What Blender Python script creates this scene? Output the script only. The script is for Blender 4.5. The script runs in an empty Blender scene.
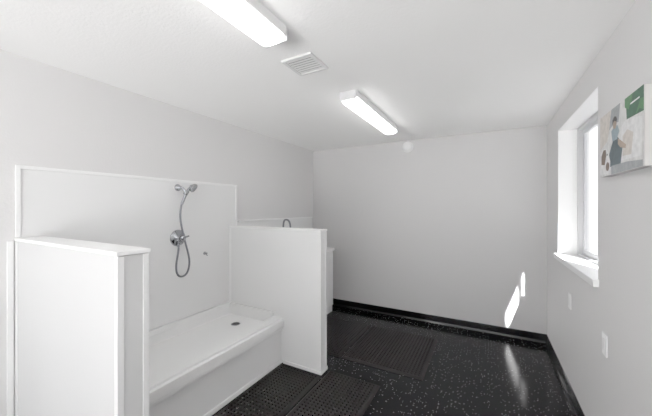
import bpy, bmesh, math, random
from mathutils import Vector, Matrix
random.seed(4)
S=bpy.context.scene
COL=S.collection
S.view_settings.view_transform='Standard'
S.view_settings.look='None'
S.view_settings.exposure=0.97
S.view_settings.gamma=1.45

# ------------------------------------------------------------ materials
def mat(name,color,rough=0.5,metal=0.0,spec=0.5,bump=None,emit=None,coat=0.0):
    m=bpy.data.materials.new(name); m.use_nodes=True
    nt=m.node_tree; b=nt.nodes['Principled BSDF']
    b.inputs['Base Color'].default_value=(*color,1)
    b.inputs['Roughness'].default_value=rough
    b.inputs['Metallic'].default_value=metal
    b.inputs['Specular IOR Level'].default_value=spec
    b.inputs['Coat Weight'].default_value=coat
    if emit:
        b.inputs['Emission Color'].default_value=(*emit[0],1)
        b.inputs['Emission Strength'].default_value=emit[1]
    tc=nt.nodes.new('ShaderNodeTexCoord')
    if bump:
        sc,st,dist=bump
        n=nt.nodes.new('ShaderNodeTexNoise'); n.inputs['Scale'].default_value=sc; n.inputs['Detail'].default_value=3
        nt.links.new(tc.outputs['Object'],n.inputs['Vector'])
        bp=nt.nodes.new('ShaderNodeBump'); bp.inputs['Strength'].default_value=st; bp.inputs['Distance'].default_value=dist
        nt.links.new(n.outputs['Fac'],bp.inputs['Height'])
        nt.links.new(bp.outputs['Normal'],b.inputs['Normal'])
    else:
        n=nt.nodes.new('ShaderNodeTexNoise'); n.inputs['Scale'].default_value=12
        nt.links.new(tc.outputs['Object'],n.inputs['Vector'])
        mr=nt.nodes.new('ShaderNodeMapRange')
        mr.inputs['To Min'].default_value=max(0,rough-0.04); mr.inputs['To Max'].default_value=rough+0.04
        nt.links.new(n.outputs['Fac'],mr.inputs['Value'])
        nt.links.new(mr.outputs['Result'],b.inputs['Roughness'])
    return m
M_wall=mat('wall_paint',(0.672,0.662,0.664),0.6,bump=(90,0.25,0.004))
M_wall_dim=mat('wall_paint_dimmed',(0.535,0.527,0.530),0.65,bump=(90,0.25,0.004))  # same wall paint, darkened in colour where the end wall is over-lit
M_ceil=mat('ceiling_paint',(0.95,0.945,0.94),0.9,spec=0.2,bump=(70,0.3,0.005))
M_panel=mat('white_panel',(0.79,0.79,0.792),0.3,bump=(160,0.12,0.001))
M_panel_dim=mat('white_panel_dimmed',(0.58,0.582,0.585),0.4,spec=0.3,bump=(160,0.12,0.001))  # white panel with shade put into its colour, for the over-lit near partition
M_trim=mat('white_trim',(0.86,0.86,0.862),0.3)
M_tub=mat('tub_acrylic',(0.85,0.85,0.848),0.2)
M_black=mat('black_rubber_base',(0.0012,0.0012,0.0016),0.16,spec=0.3)
M_rubber=mat('mat_rubber',(0.012,0.010,0.010),0.65,spec=0.12)
M_chrome=mat('chrome',(0.34,0.35,0.37),0.14,metal=1)
M_hose=mat('hose_metal',(0.18,0.19,0.21),0.3,metal=1)
M_dark=mat('dark_void',(0.01,0.01,0.01),0.7)
M_lens=mat('lamp_lens',(0.9,0.9,0.9),0.4,emit=((1,0.99,0.975),4.0))
M_fix=mat('fixture_white',(0.82,0.82,0.82),0.4)
M_cap=mat('fixture_cap',(0.66,0.66,0.67),0.35)
M_vent=mat('vent_white',(0.72,0.72,0.72),0.5)
M_plate=mat('plate_plastic',(0.92,0.92,0.92),0.35)
M_vinyl=mat('window_vinyl',(0.54,0.545,0.56),0.35)
M_blocker=mat('blocker_stucco',(0.45,0.44,0.42),0.9,bump=(40,0.3,0.01))
M_asph=mat('asphalt',(0.12,0.12,0.12),0.9,bump=(60,0.4,0.01))
M_conc=mat('bounce_concrete',(0.81,0.80,0.785),0.9,bump=(30,0.3,0.01))
M_canvas=mat('canvas_edge',(0.50,0.49,0.48),0.8)

def floor_mat():
    m=bpy.data.materials.new('speckled_epoxy'); m.use_nodes=True
    nt=m.node_tree; b=nt.nodes['Principled BSDF']; L=nt.links
    tc=nt.nodes.new('ShaderNodeTexCoord')
    def flecks(scale,rad,keep):
        v=nt.nodes.new('ShaderNodeTexVoronoi'); v.voronoi_dimensions='2D'; v.inputs['Scale'].default_value=scale
        L.new(tc.outputs['Object'],v.inputs['Vector'])
        lt=nt.nodes.new('ShaderNodeMath'); lt.operation='LESS_THAN'; lt.inputs[1].default_value=rad
        L.new(v.outputs['Distance'],lt.inputs[0])
        sp=nt.nodes.new('ShaderNodeSeparateColor'); L.new(v.outputs['Color'],sp.inputs[0])
        g=nt.nodes.new('ShaderNodeMath'); g.operation='GREATER_THAN'; g.inputs[1].default_value=keep
        L.new(sp.outputs[0],g.inputs[0])
        mu=nt.nodes.new('ShaderNodeMath'); mu.operation='MULTIPLY'
        L.new(lt.outputs[0],mu.inputs[0]); L.new(g.outputs[0],mu.inputs[1])
        return mu
    a=flecks(75,0.12,0.95); c=flecks(36,0.080,0.78)
    mx=nt.nodes.new('ShaderNodeMath'); mx.operation='MAXIMUM'
    L.new(a.outputs[0],mx.inputs[0]); L.new(c.outputs[0],mx.inputs[1])
    mix=nt.nodes.new('ShaderNodeMix'); mix.data_type='RGBA'
    mix.inputs[6].default_value=(0.0005,0.0005,0.0008,1); mix.inputs[7].default_value=(0.6,0.6,0.63,1)
    L.new(mx.outputs[0],mix.inputs[0]); L.new(mix.outputs[2],b.inputs['Base Color'])
    b.inputs['Roughness'].default_value=0.15
    b.inputs['Specular IOR Level'].default_value=0.085
    n=nt.nodes.new('ShaderNodeTexNoise'); n.inputs['Scale'].default_value=9
    L.new(tc.outputs['Object'],n.inputs['Vector'])
    bp=nt.nodes.new('ShaderNodeBump'); bp.inputs['Strength'].default_value=0.012; bp.inputs['Distance'].default_value=0.01
    L.new(n.outputs['Fac'],bp.inputs['Height']); L.new(bp.outputs['Normal'],b.inputs['Normal'])
    return m
M_floor=floor_mat()
def glass_mat():
    m=bpy.data.materials.new('window_glass'); m.use_nodes=True
    nt=m.node_tree; nt.nodes.clear()
    o=nt.nodes.new('ShaderNodeOutputMaterial'); mx=nt.nodes.new('ShaderNodeMixShader')
    t=nt.nodes.new('ShaderNodeBsdfTransparent'); g=nt.nodes.new('ShaderNodeBsdfGlossy')
    t.inputs[0].default_value=(0.95,0.96,0.97,1); g.inputs['Roughness'].default_value=0.02
    mx.inputs[0].default_value=0.05
    nt.links.new(t.outputs[0],mx.inputs[1]); nt.links.new(g.outputs[0],mx.inputs[2]); nt.links.new(mx.outputs[0],o.inputs[0])
    return m
M_glass=glass_mat()

# ------------------------------------------------------------ helpers
def wloc(o):
    v=Vector(o.location)
    while o.parent: o=o.parent; v=v+Vector(o.location)
    return v
def empty(name,loc,label,cat,kind=None,group=None):
    e=bpy.data.objects.new(name,None); e.location=loc; e.empty_display_size=0.05
    COL.objects.link(e); e['label']=label
    if cat: e['category']=cat
    if kind: e['kind']=kind
    if group: e['group']=group
    return e
def add(name,bm,loc,m,parent=None,smooth=False,bevel=0,label=None,cat=None,kind=None,seg=2):
    loc=Vector(loc)
    bmesh.ops.translate(bm,verts=bm.verts,vec=-loc)
    bmesh.ops.recalc_face_normals(bm,faces=bm.faces)
    me=bpy.data.meshes.new(name); bm.to_mesh(me); bm.free()
    for mm in (m if isinstance(m,(list,tuple)) else [m]): me.materials.append(mm)
    if smooth:
        for p in me.polygons: p.use_smooth=True
    o=bpy.data.objects.new(name,me); COL.objects.link(o)
    if parent: o.parent=parent; o.location=loc-wloc(parent)
    else: o.location=loc
    if bevel:
        b=o.modifiers.new('bevel','BEVEL'); b.width=bevel; b.segments=seg; b.limit_method='ANGLE'
    if label: o['label']=label
    if cat: o['category']=cat
    if kind: o['kind']=kind
    return o
def bx(bm,x0,x1,y0,y1,z0,z1):
    r=bmesh.ops.create_cube(bm,size=1)
    for v in r['verts']:
        v.co=Vector(((x0+x1)/2+v.co.x*(x1-x0),(y0+y1)/2+v.co.y*(y1-y0),(z0+z1)/2+v.co.z*(z1-z0)))
    return r['verts']
def box(name,x0,x1,y0,y1,z0,z1,m,parent=None,**k):
    bm=bmesh.new(); bx(bm,x0,x1,y0,y1,z0,z1)
    return add(name,bm,((x0+x1)/2,(y0+y1)/2,z0),m,parent,**k)
def boxes(name,lst,m,parent=None,**k):
    bm=bmesh.new()
    for b in lst: bx(bm,*b)
    l=lst[0]
    return add(name,bm,((l[0]+l[1])/2,(l[2]+l[3])/2,l[4]),m,parent,**k)
def rrect(w,l,r,n=6):
    pts=[]
    for cx,cy,a0 in ((w/2-r,l/2-r,0),(-w/2+r,l/2-r,90),(-w/2+r,-l/2+r,180),(w/2-r,-l/2+r,270)):
        for i in range(n+1):
            a=math.radians(a0+90*i/n); pts.append((cx+r*math.cos(a),cy+r*math.sin(a)))
    return pts
def loft(bm,rings,cap0=True,cap1=True):
    R=[[bm.verts.new(p) for p in r] for r in rings]
    n=len(R[0])
    for a,b in zip(R,R[1:]):
        for i in range(n): bm.faces.new((a[i],a[(i+1)%n],b[(i+1)%n],b[i]))
    if cap0: bm.faces.new(R[0])
    if cap1: bm.faces.new(R[-1])
def lathe(bm,prof,origin,axis,n=28):
    axis=Vector(axis).normalized(); up=Vector((0,0,1)) if abs(axis.z)<.9 else Vector((1,0,0))
    u=axis.cross(up).normalized(); v=axis.cross(u); o=Vector(origin)
    rings=[[o+axis*h+(u*math.cos(2*math.pi*i/n)+v*math.sin(2*math.pi*i/n))*max(r,1e-4) for i in range(n)] for r,h in prof]
    loft(bm,rings)
def tube(name,pts,r,m,parent,smooth=True,label=None,res=8):
    cu=bpy.data.curves.new(name,'CURVE'); cu.dimensions='3D'; cu.bevel_depth=r; cu.bevel_resolution=4; cu.resolution_u=res
    cu.use_fill_caps=True
    sp=cu.splines.new('NURBS'); sp.points.add(len(pts)-1)
    for p,q in zip(sp.points,pts): p.co=(*q,1)
    sp.use_endpoint_u=True; sp.order_u=4 if len(pts)>3 else len(pts)
    t=bpy.data.objects.new('tmp',cu); COL.objects.link(t)
    bpy.context.view_layer.update()
    me=bpy.data.meshes.new_from_object(t.evaluated_get(bpy.context.evaluated_depsgraph_get()))
    bm=bmesh.new(); bm.from_mesh(me)
    bpy.data.objects.remove(t); bpy.data.meshes.remove(me)
    return add(name,bm,pts[0],m,parent,smooth=smooth,label=label)

# ------------------------------------------------------------ dimensions
XL,XR,YB,YF,H=-2.47,0.572,4.02,-2.6,2.42
T=0.15
WY0,WY1,WZ0,WZ1=2.30,3.44,1.055,2.225
XO=0.80
k=dict(kind='structure')
box('floor',XL-T,XO,YF-T,YB+T,-0.1,0,M_floor,label='glossy black epoxy floor with white flecks',**k)
box('ceiling',XL-T,XO,YF-T,YB+T,H,H+0.1,M_ceil,label='white textured ceiling',**k)
box('wall_left',XL-T,XL,YF-T,YB+T,0,H,M_wall,label='pale grey painted wall behind the wash tub',**k)
box('wall_back',XL,XR,YB,YB+T,0,H,M_wall_dim,label='pale grey painted end wall',**k)
DX0,DX1,DH=-2.40,0.50,2.3
boxes('wall_front',[(XL,DX0,YF-T,YF,0,H),(DX1,XR,YF-T,YF,0,H),(DX0,DX1,YF-T,YF,DH,H)],M_wall,label='pale grey wall around the added glass door',**k)
dr1=empty('fill_door',((DX0+DX1)/2,YF-0.08,0),'added unseen glass door letting in fill light',None,'structure')  # unseen opening added to let soft fill light in
xm=(DX0+DX1)/2
for a,b in ((DX0,xm),(xm,DX1)):
    boxes('fill_door_frame',[(a,a+0.05,YF-0.1,YF-0.06,0,DH),(b-0.05,b,YF-0.1,YF-0.06,0,DH),(a+0.05,b-0.05,YF-0.1,YF-0.06,0,0.06),(a+0.05,b-0.05,YF-0.1,YF-0.06,DH-0.05,DH)],M_vinyl,dr1)
    box('pane',a+0.05,b-0.05,YF-0.082,YF-0.078,0.06,DH-0.05,M_glass,dr1)
boxes('wall_right',[(XR,XO,YF-T,WY0,0,H),(XR,XO,WY1,YB+T,0,H),(XR,XO,WY0,WY1,0,WZ0),(XR,XO,WY0,WY1,WZ1,H)],M_wall,
      label='pale grey textured wall with a deep window opening',**k)
def cove(name,pts):
    # pts: four (x,y) corners helper: profile with flared toe and rounded top, swept along one wall
    bm=bmesh.new()
    prof=[(0,0),(0.020,0),(0.018,0.006),(0.011,0.014),(0.008,0.025),(0.008,0.092),(0.0065,0.098),(0.003,0.1),(0,0.1)]
    p0,p1,nrm=pts
    loft(bm,[[(p0[0]+nrm[0]*d,p0[1]+nrm[1]*d,z) for d,z in prof],[(p1[0]+nrm[0]*d,p1[1]+nrm[1]*d,z) for d,z in prof]])
    add(name,bm,((p0[0]+p1[0])/2,(p0[1]+p1[1])/2,0),M_black,label='glossy black cove baseboard',kind='structure')
cove('baseboard_back',((XL,YB),(XR,YB),(0,-1)))
cove('baseboard_right',((XR,YF),(XR,YB-0.021),(-1,0)))
cove('baseboard_left',((XL,YF),(XL,0.58),(1,0)))

# exterior
box('added_eave',XO,0.95,0.0,4.6,2.46,2.6,M_blocker,label='added unseen eave that trims the sun patch',**k)  # unseen overhang added to cut the top of the sun patch
boxes('sun_blocker',[(0.93,1.0,-0.2,1.79,0,2.46),(0.93,0.96,2.44,3.15,0,2.46)],M_blocker,label='added unseen slabs that shape the sun through the window',**k)  # unseen slabs added to cut the sides of the sun patch
box('added_asphalt',XO,14,-2.75,18,-0.12,-0.02,M_asph,label='added dark ground that dims light through the window',**k)  # dark ground added to reduce glow coming in at the window
box('bounce_paving',-12,14,-16,YF-T,-0.12,-0.02,M_conc,label='added pale paving that bounces light onto the ceiling',**k)  # pale ground added to bounce sunlight up to the ceiling

# window
w=empty('window_1',(XR+0.16,(WY0+WY1)/2,WZ0),'white vinyl sliding window in a deep reveal',None,'structure')
xa,xb=XR+0.14,XR+0.20
f=0.035
boxes('frame',[(xa,xb,WY0,WY0+f,WZ0,WZ1),(xa,xb,WY1-f,WY1,WZ0,WZ1),(xa,xb,WY0+f,WY1-f,WZ0,WZ0+f),(xa,xb,WY0+f,WY1-f,WZ1-f,WZ1)],M_vinyl,w,bevel=0.003)
ym=2.878
def sash(y0,y1,x0,x1):
    t=0.035; z0,z1=WZ0+f,WZ1-f
    boxes('sash',[(x0,x1,y0,y0+t,z0,z1),(x0,x1,y1-t,y1,z0,z1),(x0,x1,y0+t,y1-t,z0,z0+t),(x0,x1,y0+t,y1-t,z1-t,z1)],M_vinyl,w,bevel=0.002)
    box('pane',(x0+x1)/2-0.002,(x0+x1)/2+0.002,y0+t,y1-t,z0+t,z1-t,M_glass,w)
sash(WY0+f,ym+0.02,xa+0.005,xa+0.028)
sash(ym-0.085,WY1-f,xa+0.032,xa+0.055)
bm=bmesh.new()
pl=[(XR-0.03,WY0-0.02),(XR-0.0005,WY0-0.02),(XR-0.0005,WY0+0.001),(XR+0.139,WY0+0.001),(XR+0.139,WY1-0.001),(XR-0.0005,WY1-0.001),(XR-0.0005,WY1+0.02),(XR-0.03,WY1+0.02)]
loft(bm,[[(p[0],p[1],WZ0+0.0005) for p in pl],[(p[0],p[1],WZ0+0.02) for p in pl]])
bx(bm,XR-0.028,XR-0.0005,WY0-0.018,WY1+0.018,WZ0-0.022,WZ0+0.0002)
add('trim_2',bm,(XR,(WY0+WY1)/2,WZ0),M_trim,label='white window sill',kind='structure')
boxes('trim_3',[(XR+0.001,XR+0.139,WY1-0.006,WY1-0.0005,WZ0+0.0205,WZ1-0.0065),(XR+0.001,XR+0.139,WY0+0.0005,WY0+0.006,WZ0+0.0205,WZ1-0.0065),(XR+0.001,XR+0.139,WY0+0.0005,WY1-0.0005,WZ1-0.006,WZ1-0.0005)],M_trim,label='white window reveal',**k)

# ------------------------------------------------------------ tub bay
PY0,PY1=0.624,0.752
QY0,QY1=2.27,2.38
XE=-1.312
def partition(y0,y1,PH,label,facing):
    p=empty('partition_wall',((XL+XE)/2,(y0+y1)/2,0),label,'partition',group='low white tub partitions')
    box('panel',XL,XE-0.004,y0+0.004,y1-0.004,0,PH-0.02,M_panel if facing else M_panel_dim,p)
    box('cap',XL,XE+0.004,y0-0.005,y1+0.005,PH-0.018,PH,M_trim,p,bevel=0.003)
    t=0.026
    for a,b in ((y0,y0+t),(y1-t,y1)):
        box('corner_trim',XE-t,XE,a,b,0,PH-0.022,M_panel,p,bevel=0.002)
    box('wall_trim',XL,XL+0.03,y0-0.001,y0+0.004,0,PH-0.022,M_trim,p)
    if facing:
        box('base_trim',-1.73,XE,y0-0.006,y0+0.004,0,0.03,M_trim,p,bevel=0.002)
    box('base_trim',XE-0.004,XE+0.006,y0-0.006,y1+0.006,0,0.03,M_trim,p,bevel=0.002)
    return p
PH=1.304
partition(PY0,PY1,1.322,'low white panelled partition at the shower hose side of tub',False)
partition(QY0,QY1,PH,'low white panelled partition between tub and sink',True)

wp=empty('wall_panel',(XL,(PY0+QY1)/2,0.484),'tall glossy white splash panel with trim behind wash tub','wall panel')
PT=1.758
boxes('panel',[(XL,XL+0.006,PY1,QY0,0.484,PT-0.02),(XL,XL+0.006,PY0+0.02,PY1,1.323,PT-0.02),(XL,XL+0.006,QY0,QY1-0.02,PH,PT-0.02)],M_panel,wp)
box('edge_trim',XL,XL+0.014,PY0,QY1,PT-0.022,PT,M_trim,wp,bevel=0.002)
box('edge_trim',XL,XL+0.014,PY0,PY0+0.022,1.323,PT-0.022,M_trim,wp,bevel=0.002)
box('edge_trim',XL,XL+0.014,QY1-0.022,QY1,PH,PT-0.022,M_trim,wp,bevel=0.002)
box('trim_4',XL,XL+0.014,PY0-0.035,PY0-0.009,0,PH,M_trim,bevel=0.002,label='white vertical trim strip on the wall',**k)

# tub
tb=empty('wash_tub',((XL-1.73)/2,(PY1+QY0)/2,0),'raised white pet wash tub with shallow basin and round drain','wash tub')
TX0,TX1=XL,-1.725; RH=0.44; RB=0.350
bm=bmesh.new()
x0,x1,y0,y1=TX0+0.006,TX1,PY1-0.004,QY0+0.004
def ring(xa,xb,ya,yb,z,r):
    return [(p[0]+(xa+xb)/2,p[1]+(ya+yb)/2,z) for p in rrect(xb-xa,yb-ya,r,5)]
fl=0.484
rings=[ring(x0,x1,y0,y1,RB,0.004),ring(x0,x1,y0,y1,RH-0.024,0.004),ring(x0,x1-0.002,y0,y1,RH-0.020,0.004),ring(x0,x1-0.022,y0,y1,RH-0.018,0.004),ring(x0,x1-0.025,y0,y1,RH-0.003,0.004),ring(x0,x1-0.028,y0,y1,RH,0.004),
       ring(x0+0.035,x1-0.115,y0+0.030,y1-0.030,RH,0.02),ring(x0+0.036,x1-0.118,y0+0.031,y1-0.031,RH-0.003,0.02),
       ring(x0+0.045,x1-0.140,y0+0.042,y1-0.042,RH-0.062,0.02),ring(x0+0.055,x1-0.155,y0+0.055,y1-0.055,RH-0.070,0.02)]
loft(bm,rings)
add('basin',bm,((x0+x1)/2,(y0+y1)/2,RB),M_tub,tb,bevel=0.001)
boxes('upstand',[(XL+0.006,XL+0.04,y0,y1,RH-0.01,fl),(XL+0.0405,x1-0.115,y0,y0+0.025,RH-0.01,fl),(XL+0.0405,x1-0.115,y1-0.03,y1-0.004,RH-0.01,fl)],M_tub,tb,bevel=0.005,seg=3)
box('apron',-1.80,-1.760,PY1-0.004,QY0+0.004,0,RB-0.001,M_panel,tb)
box('base_trim',-1.759,-1.745,PY1-0.004,QY0+0.004,0,0.035,M_trim,tb,bevel=0.002)
box('rim_trim',-1.759,-1.742,PY1-0.004,QY0+0.004,RB-0.030,RB-0.001,M_trim,tb,bevel=0.002)
DX,DY,DZ=-2.15,2.06,RH-0.070
bm=bmesh.new(); lathe(bm,[(0.045,-0.003),(0.045,0.002),(0.038,0.005),(0.034,0.002)],(DX,DY,DZ),(0,0,1))
dr=add('drain',bm,(DX,DY,DZ),M_chrome,tb,label='round chrome drain')
bm=bmesh.new(); lathe(bm,[(0.034,0.001),(0.034,0.0035)],(DX,DY,DZ),(0,0,1))
add('strainer',bm,(DX,DY,DZ),M_dark,dr)

# ------------------------------------------------------------ shower fitting
XW=XL+0.006
sy,sz=1.665,1.228
sh=empty('shower_set',(XW,sy,sz),'chrome hand shower with hose, holder and valve on panel','hand shower')
bm=bmesh.new(); lathe(bm,[(0.075,0),(0.075,0.004),(0.066,0.012),(0.03,0.016),(0.028,0.05),(0.024,0.056),(0.001,0.057)],(XW,sy,sz),(1,0,0))
add('valve_plate',bm,(XW,sy,sz),M_chrome,sh,smooth=True)
bm=bmesh.new(); lathe(bm,[(0.02,0),(0.026,0.004),(0.026,0.03),(0.018,0.036),(0.001,0.037)],(XW+0.054,sy,sz),(1,0,0))
kb=add('valve_handle',bm,(XW+0.054,sy,sz),M_chrome,sh,smooth=True)
tube('lever',[(XW+0.078,sy,sz+0.005),(XW+0.084,sy+0.02,sz+0.01),(XW+0.09,sy+0.05,sz+0.018)],0.008,M_chrome,kb)
hy,hz=1.665,1.685
bm=bmesh.new(); lathe(bm,[(0.032,0),(0.032,0.004),(0.022,0.012),(0.013,0.014),(0.013,0.05)],(XW,hy,hz),(1,0,0))
hb=add('holder',bm,(XW,hy,hz),M_chrome,sh,smooth=True)
tube('arm',[(XW+0.045,hy,hz),(XW+0.065,hy+0.003,hz-0.004),(XW+0.078,hy+0.012,hz-0.02),(XW+0.082,hy+0.02,hz-0.04)],0.012,M_chrome,hb)
bm=bmesh.new(); lathe(bm,[(0.016,-0.02),(0.02,-0.016),(0.02,0.016),(0.016,0.02)],(XW+0.086,hy+0.024,hz-0.05),(0.15,0.45,0.9))
add('cradle',bm,(XW+0.086,hy+0.024,hz-0.05),M_chrome,hb,smooth=True)
hx=XW+0.086
hs=tube('hand_piece',[(hx-0.012,hy-0.01,hz-0.15),(hx-0.005,hy+0.008,hz-0.10),(hx,hy+0.024,hz-0.05),(hx+0.012,hy+0.05,hz-0.005),(hx+0.025,hy+0.062,hz+0.008)],0.0125,M_chrome,sh)
c0=Vector((hx+0.035,hy+0.070,hz+0.0)); a=Vector((0.70,0.45,-0.55)).normalized()
bm=bmesh.new(); lathe(bm,[(0.012,-0.03),(0.02,-0.022),(0.036,-0.008),(0.042,0.004),(0.042,0.014),(0.037,0.018),(0.001,0.018)],c0,a)
hd=add('spray_head',bm,c0,M_chrome,hs,smooth=True)
bm=bmesh.new(); lathe(bm,[(0.03,0.0175),(0.03,0.020),(0.001,0.020)],c0,a)
add('spray_face',bm,c0,M_hose,hd)
tube('hose',[(XW+0.03,sy-0.01,sz-0.06),(XW+0.035,sy-0.015,sz-0.13),(XW+0.04,sy-0.05,sz-0.23),(XW+0.05,sy-0.04,sz-0.35),
      (XW+0.06,sy+0.055,sz-0.35),(XW+0.07,sy+0.08,sz-0.22),(XW+0.075,sy+0.04,sz-0.10),(XW+0.075,sy-0.01,sz+0.08),(hx-0.02,hy-0.03,hz-0.24),(hx-0.012,hy-0.012,hz-0.15)],0.0085,M_hose,sh,res=12)
bm=bmesh.new(); lathe(bm,[(0.014,0),(0.014,0.03),(0.010,0.034)],(XW+0.03,sy-0.01,sz-0.045),(0,-0.05,-1))
add('hose_outlet',bm,(XW+0.03,sy-0.01,sz-0.045),M_chrome,sh,smooth=True)
hk=empty('wall_hook',(XW,1.953,1.05),'small chrome hook on the white tub panel','hook')
bm=bmesh.new(); lathe(bm,[(0.016,0),(0.016,0.004),(0.008,0.008),(0.006,0.024),(0.010,0.026),(0.011,0.03),(0.001,0.032)],(XW,1.953,1.05),(1,0,0))
add('post',bm,(XW,1.953,1.05),M_chrome,hk,smooth=True)
tube('prong',[(XW+0.024,1.953,1.05),(XW+0.026,1.953,1.035),(XW+0.034,1.953,1.024),(XW+0.044,1.953,1.035)],0.004,M_chrome,hk)

# ------------------------------------------------------------ sink behind
P2=1.362
w2=empty('wall_panel',(XL,3.2,0.93),'low white splash panel with top ledge above sink','wall panel')
box('panel',XL,XL+0.008,QY1+0.009,3.97,0.93,P2-0.02,M_panel,w2)
box('edge_trim',XL,XL+0.022,QY1+0.009,3.97,P2-0.02,P2,M_trim,w2,bevel=0.003)
CX=-1.985; CL=XL+0.01
sc=empty('sink_cabinet',(-2.22,3.2,0),'white sink cabinet with worktop behind the partition','cabinet')
box('body',CL,CX,2.62,3.76,0,0.884,M_panel,sc)
for y in (2.64,3.205):
    d=box('door',CX,CX+0.018,y,y+0.55,0.1,0.87,M_trim,sc,bevel=0.003)
    yy=y+0.49 if y<3 else y+0.06
    tube('handle',[(CX+0.018,yy,0.74),(CX+0.04,yy,0.735),(CX+0.04,yy,0.63),(CX+0.018,yy,0.625)],0.005,M_chrome,d)
boxes('worktop',[(CL,CX+0.03,2.60,2.80,0.885,0.92),(CL,CX+0.03,3.4,3.78,0.885,0.92),(CL,-2.36,2.8,3.4,0.885,0.92),(-2.05,CX+0.03,2.8,3.4,0.885,0.92)],M_trim,sc)
boxes('bowl',[(-2.36,-2.05,2.8,3.4,0.8851,0.89),(-2.36,-2.35,2.8,3.4,0.89,0.918),(-2.06,-2.05,2.8,3.4,0.89,0.918),(-2.35,-2.06,2.8,2.81,0.89,0.918),(-2.35,-2.06,3.39,3.4,0.89,0.918)],M_tub,sc)
fx,fy=-2.39,3.13
fc=empty('faucet',(fx,fy,0.92),'chrome gooseneck faucet on the sink worktop','faucet')
bm=bmesh.new(); lathe(bm,[(0.028,0),(0.028,0.01),(0.018,0.02),(0.016,0.07)],(fx,fy,0.92),(0,0,1))
add('base',bm,(fx,fy,0.92),M_chrome,fc,smooth=True)
tube('spout',[(fx,fy,0.97),(fx,fy,1.2),(fx,fy,1.335),(fx+0.05,fy,1.35),(fx+0.11,fy,1.335),(fx+0.12,fy,1.24),(fx+0.12,fy,1.2)],0.012,M_hose,fc,res=12)
tube('lever',[(fx,fy+0.015,0.97),(fx,fy+0.04,0.985),(fx,fy+0.08,1.0)],0.006,M_chrome,fc)

# ------------------------------------------------------------ ceiling lamps
def lamp(yc,label):
    xc,L=-0.965,1.2
    e=empty('ceiling_lamp',(xc,yc,H),label,'ceiling lamp',group='long ceiling lamps')
    def R(w,l,r,z): return [(xc+p[0],yc+p[1],z) for p in rrect(w,l,r,7)]
    bm=bmesh.new(); loft(bm,[R(0.150,L,0.03,H),R(0.150,L,0.03,H-0.045),R(0.144,L-0.01,0.03,H-0.049)])
    add('housing',bm,(xc,yc,H),M_fix,e,bevel=0.001)
    bm=bmesh.new(); loft(bm,[R(0.134,L-0.03,0.035,H-0.047),R(0.136,L-0.03,0.035,H-0.058),R(0.126,L-0.038,0.035,H-0.074),R(0.105,L-0.06,0.03,H-0.082),R(0.06,L-0.10,0.02,H-0.085)])
    add('lens',bm,(xc,yc,H),M_lens,e,smooth=True,label='glowing white diffuser')
    for s in (-1,1):
        ye=yc+s*(L/2-0.012)
        box('end_cap',xc-0.070,xc+0.070,min(ye,ye+s*0.014),max(ye,ye+s*0.014),H-0.068,H-0.0,M_cap,e,bevel=0.004,label='pale grey end cap')
lamp(2.69,'long lit ceiling lamp near the end wall')
lamp(0.61,'long lit ceiling lamp beside the air vent')
lamp(-1.5,'added unseen ceiling lamp for fill behind the camera')  # extra fixture out of view, added as fill light

# vent
vx0,vx1,vy0,vy1=-1.128,-0.91,1.455,1.675
v=empty('air_vent',((vx0+vx1)/2,(vy0+vy1)/2,H),'square white louvred air vent on ceiling','air vent')
t=0.02
boxes('frame',[(vx0,vx1,vy0,vy0+t,H-0.014,H),(vx0,vx1,vy1-t,vy1,H-0.014,H),(vx0,vx0+t,vy0+t,vy1-t,H-0.014,H),(vx1-t,vx1,vy0+t,vy1-t,H-0.014,H)],M_vent,v,bevel=0.002)
box('duct',vx0+t,vx1-t,vy0+t,vy1-t,H-0.002,H,mat('duct_grey',(0.07,0.07,0.07),0.8),v)
bm=bmesh.new()
n=7
for i in range(n):
    y=vy0+t+(i+0.5)*(vy1-vy0-2*t)/n
    vs=bx(bm,vx0+t,vx1-t,y-0.0078,y+0.0078,H-0.0085,H-0.0072)
    bmesh.ops.rotate(bm,verts=vs,cent=(0,y,H-0.0078),matrix=Matrix.Rotation(math.radians(-8),3,'X'))
add('louvre',bm,((vx0+vx1)/2,(vy0+vy1)/2,H),M_vent,v)

# smoke detector
sx,szz=-0.955,H-0.09
sd=empty('smoke_detector',(sx,YB,szz),'round white smoke detector high on end wall','smoke detector')
bm=bmesh.new(); lathe(bm,[(0.075,0),(0.075,0.014),(0.068,0.018)],(sx,YB,szz),(0,-1,0))
add('base',bm,(sx,YB,szz),M_fix,sd)
bm=bmesh.new(); lathe(bm,[(0.064,0.026),(0.064,0.042),(0.05,0.052),(0.03,0.057),(0.001,0.058)],(sx,YB,szz),(0,-1,0))
add('cover',bm,(sx,YB,szz),M_fix,sd)
bm=bmesh.new(); lathe(bm,[(0.055,0.017),(0.055,0.027)],(sx,YB,szz),(0,-1,0))
add('vent_ring',bm,(sx,YB,szz),M_dark,sd,label='dark sensing slot')

def switch(y,z,label):
    e=empty('light_switch',(XR,y,z),label,'switch')
    box('plate',XR-0.006,XR,y-0.037,y+0.037,z-0.062,z+0.062,M_plate,e,bevel=0.003)
    box('rocker',XR-0.010,XR-0.006,y-0.016,y+0.016,z-0.033,z+0.033,M_fix,e,bevel=0.002)
switch(2.177,0.74,'white wall switch plate on the textured grey wall')
switch(2.97,0.76,'white rocker switch plate below the window')

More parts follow.
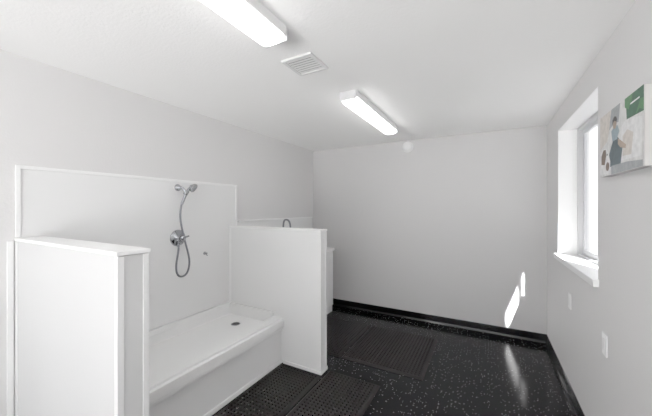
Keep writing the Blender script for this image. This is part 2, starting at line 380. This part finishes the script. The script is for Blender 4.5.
# ------------------------------------------------------------ canvas print
cy0,cy1,cz0,cz1=1.60,2.11,1.665,1.985
xf=XR-0.038
cv=empty('canvas_print',(XR,(cy0+cy1)/2,cz0),'small stretched canvas with green corner and pale photo print','picture')
box('canvas',xf,XR,cy0,cy1,cz0,cz1,M_canvas,cv,bevel=0.002)
cols={'bg':(0.66,0.66,0.65),'green':(0.012,0.085,0.04),'leaf':(0.05,0.18,0.06),'teal':(0.05,0.085,0.10),'white':(0.82,0.82,0.82),'brown':(0.11,0.065,0.04),
      'tan':(0.36,0.26,0.19),'blue':(0.24,0.33,0.38),'dark':(0.02,0.018,0.017),'grey':(0.28,0.30,0.31),'cream':(0.60,0.55,0.50)}
def print_mat(n,c):
    m=mat('print_'+n,c,0.6); nt=m.node_tree; b=nt.nodes['Principled BSDF']
    tc=nt.nodes.new('ShaderNodeTexCoord'); no=nt.nodes.new('ShaderNodeTexNoise'); no.inputs['Scale'].default_value=35; no.inputs['Detail'].default_value=5
    nt.links.new(tc.outputs['Object'],no.inputs['Vector'])
    cr=nt.nodes.new('ShaderNodeMix'); cr.data_type='RGBA'
    cr.inputs[6].default_value=(*[q*0.6 for q in c],1); cr.inputs[7].default_value=(*[min(1,q*1.35+0.02) for q in c],1)
    nt.links.new(no.outputs['Fac'],cr.inputs[0]); nt.links.new(cr.outputs[2],b.inputs['Base Color'])
    return m
names=list(cols); mats=[print_mat(n,cols[n]) for n in names]
bm=bmesh.new(); lay=[0]
def poly(c,pts):
    lay[0]+=1
    x=xf-0.0004-0.0002*lay[0]
    f_=bm.faces.new([bm.verts.new((x,cy1-(cy1-cy0)*u,cz0+(cz1-cz0)*v_)) for u,v_ in pts]); f_.material_index=names.index(c)
def circ(c,u,v_,ru,rv,n=18): poly(c,[(u+ru*math.cos(2*math.pi*i/n),v_+rv*math.sin(2*math.pi*i/n)) for i in range(n)])
poly('bg',[(0,0),(1,0),(1,1),(0,1)])
poly('cream',[(0.0,0.45),(0.22,0.55),(0.34,1),(0,1)])
poly('grey',[(0.26,0.70),(0.40,0.76),(0.50,0.74),(0.54,1),(0.32,1)])
poly('green',[(0.68,0.70),(1,0.68),(1,1),(0.66,1)])
poly('leaf',[(0.64,0.88),(0.72,0.82),(0.78,0.90),(0.80,1),(0.64,1)])
poly('leaf',[(0.86,0.69),(0.93,0.74),(1,0.69),(1,0.84),(0.94,0.86)])
poly('white',[(0.76,0.865),(0.93,0.87),(0.93,0.89),(0.76,0.885)])
poly('white',[(0.56,0.16),(0.97,0.14),(0.98,0.62),(0.80,0.68),(0.66,0.70),(0.56,0.64)])
poly('cream',[(0.60,0.22),(0.78,0.20),(0.82,0.48),(0.70,0.56),(0.60,0.50)])
poly('teal',[(0.22,0.12),(0.56,0.12),(0.60,0.34),(0.53,0.48),(0.47,0.55),(0.37,0.50),(0.28,0.34)])
poly('blue',[(0.36,0.50),(0.47,0.50),(0.53,0.60),(0.49,0.70),(0.42,0.72),(0.33,0.66)])
circ('tan',0.42,0.74,0.045,0.07)
poly('dark',[(0.36,0.74),(0.365,0.82),(0.41,0.86),(0.46,0.84),(0.48,0.79),(0.465,0.76),(0.42,0.79),(0.385,0.78)])
poly('tan',[(0.50,0.50),(0.56,0.46),(0.68,0.36),(0.67,0.31),(0.55,0.36),(0.50,0.42)])
poly('white',[(0.02,0.04),(0.30,0.02),(0.31,0.20),(0.27,0.34),(0.20,0.44),(0.10,0.44),(0.04,0.32)])
poly('brown',[(0.06,0.20),(0.16,0.18),(0.20,0.32),(0.19,0.42),(0.12,0.43),(0.06,0.34)])
circ('brown',0.24,0.14,0.05,0.07)
circ('dark',0.23,0.33,0.014,0.018)
poly('grey',[(0.34,0.0),(1,0.0),(1,0.08),(0.70,0.12),(0.34,0.13)])
add('printed_face',bm,(xf,(cy0+cy1)/2,cz0),mats,cv,label='pale printed photo with green corner')

# ------------------------------------------------------------ rubber mats
def rubber_mat(x0,x1,y0,y1,label,cell=0.032,hole=0.56,th=0.016,name='rubber_mat'):
    bm=bmesh.new(); b=0.03
    nx=round((x1-x0-2*b)/cell); ny=round((y1-y0-2*b)/cell)
    cw=(x1-x0-2*b)/nx; cl=(y1-y0-2*b)/ny
    z1=th; z0=0.001
    G=[[bm.verts.new((x0+b+i*cw,y0+b+j*cl,z1)) for j in range(ny+1)] for i in range(nx+1)]
    for i in range(nx):
        for j in range(ny):
            o=[G[i][j],G[i+1][j],G[i+1][j+1],G[i][j+1]]
            cx=x0+b+(i+.5)*cw; cy=y0+b+(j+.5)*cl; hw=cw*hole/2; hl=cl*hole/2
            c=[(cx-hw,cy-hl),(cx+hw,cy-hl),(cx+hw,cy+hl),(cx-hw,cy+hl)]
            it=[bm.verts.new((*p,z1-0.001)) for p in c]; ib=[bm.verts.new((*p,z0)) for p in c]
            for q in range(4):
                r=(q+1)%4
                bm.faces.new((o[q],o[r],it[r],it[q])); bm.faces.new((it[q],it[r],ib[r],ib[q]))
            bm.faces.new(ib)
    bv=[G[i][0] for i in range(nx+1)]+[G[nx][j] for j in range(1,ny+1)]+[G[i][ny] for i in range(nx-1,-1,-1)]+[G[0][j] for j in range(ny-1,0,-1)]
    cxm,cym=(x0+x1)/2,(y0+y1)/2
    def out(v,z,e):
        x,y=v.co.x,v.co.y
        if abs(x-(x0+b))<1e-6: x=x0+e
        if abs(x-(x1-b))<1e-6: x=x1-e
        if abs(y-(y0+b))<1e-6: y=y0+e
        if abs(y-(y1-b))<1e-6: y=y1-e
        return bm.verts.new((x,y,z))
    o1=[out(v,z1,0.02) for v in bv]; o2=[out(v,z0,0) for v in bv]
    n=len(bv)
    for q in range(n):
        r=(q+1)%n
        bm.faces.new((bv[q],bv[r],o1[r],o1[q])); bm.faces.new((o1[q],o1[r],o2[r],o2[q]))
    o=add(name,bm,(cxm,cym,0.0),M_rubber,None,label=label,cat='floor mat')
    o['group']='black perforated rubber mats'
    return o
rubber_mat(-1.73,-1.285,1.05,2.25,'black perforated rubber mat laid along the wash tub')
rubber_mat(-1.275,-0.79,1.05,2.37,'black perforated rubber mat beside the tub-side mat')
rubber_mat(-1.93,-1.30,2.62,3.52,'black perforated rubber mat in front of the sink cabinet')
rubber_mat(-1.29,-0.495,2.62,3.52,'wide black perforated rubber mat near the end wall')

# ------------------------------------------------------------ light
su=bpy.data.lights.new('sun','SUN'); su.energy=31; su.angle=math.radians(0.9); su.color=(1,0.98,0.955)
so=bpy.data.objects.new('sun',su); so.rotation_euler=Vector((-0.357,1,-1.035)).to_track_quat('-Z','Y').to_euler(); so.location=(3,-2,6); COL.objects.link(so)
wd=bpy.data.worlds.new('world'); S.world=wd; wd.use_nodes=True
bg=wd.node_tree.nodes['Background']; bg.inputs[0].default_value=(0.98,0.985,1,1); bg.inputs[1].default_value=1.2

cam=bpy.data.cameras.new('camera'); cam.sensor_width=36; cam.lens=292/652*36; cam.clip_start=0.02
co=bpy.data.objects.new('camera',cam); co.location=(0,0,1.5); co.rotation_euler=(math.radians(90),0,math.radians(29.02))
COL.objects.link(co); S.camera=co
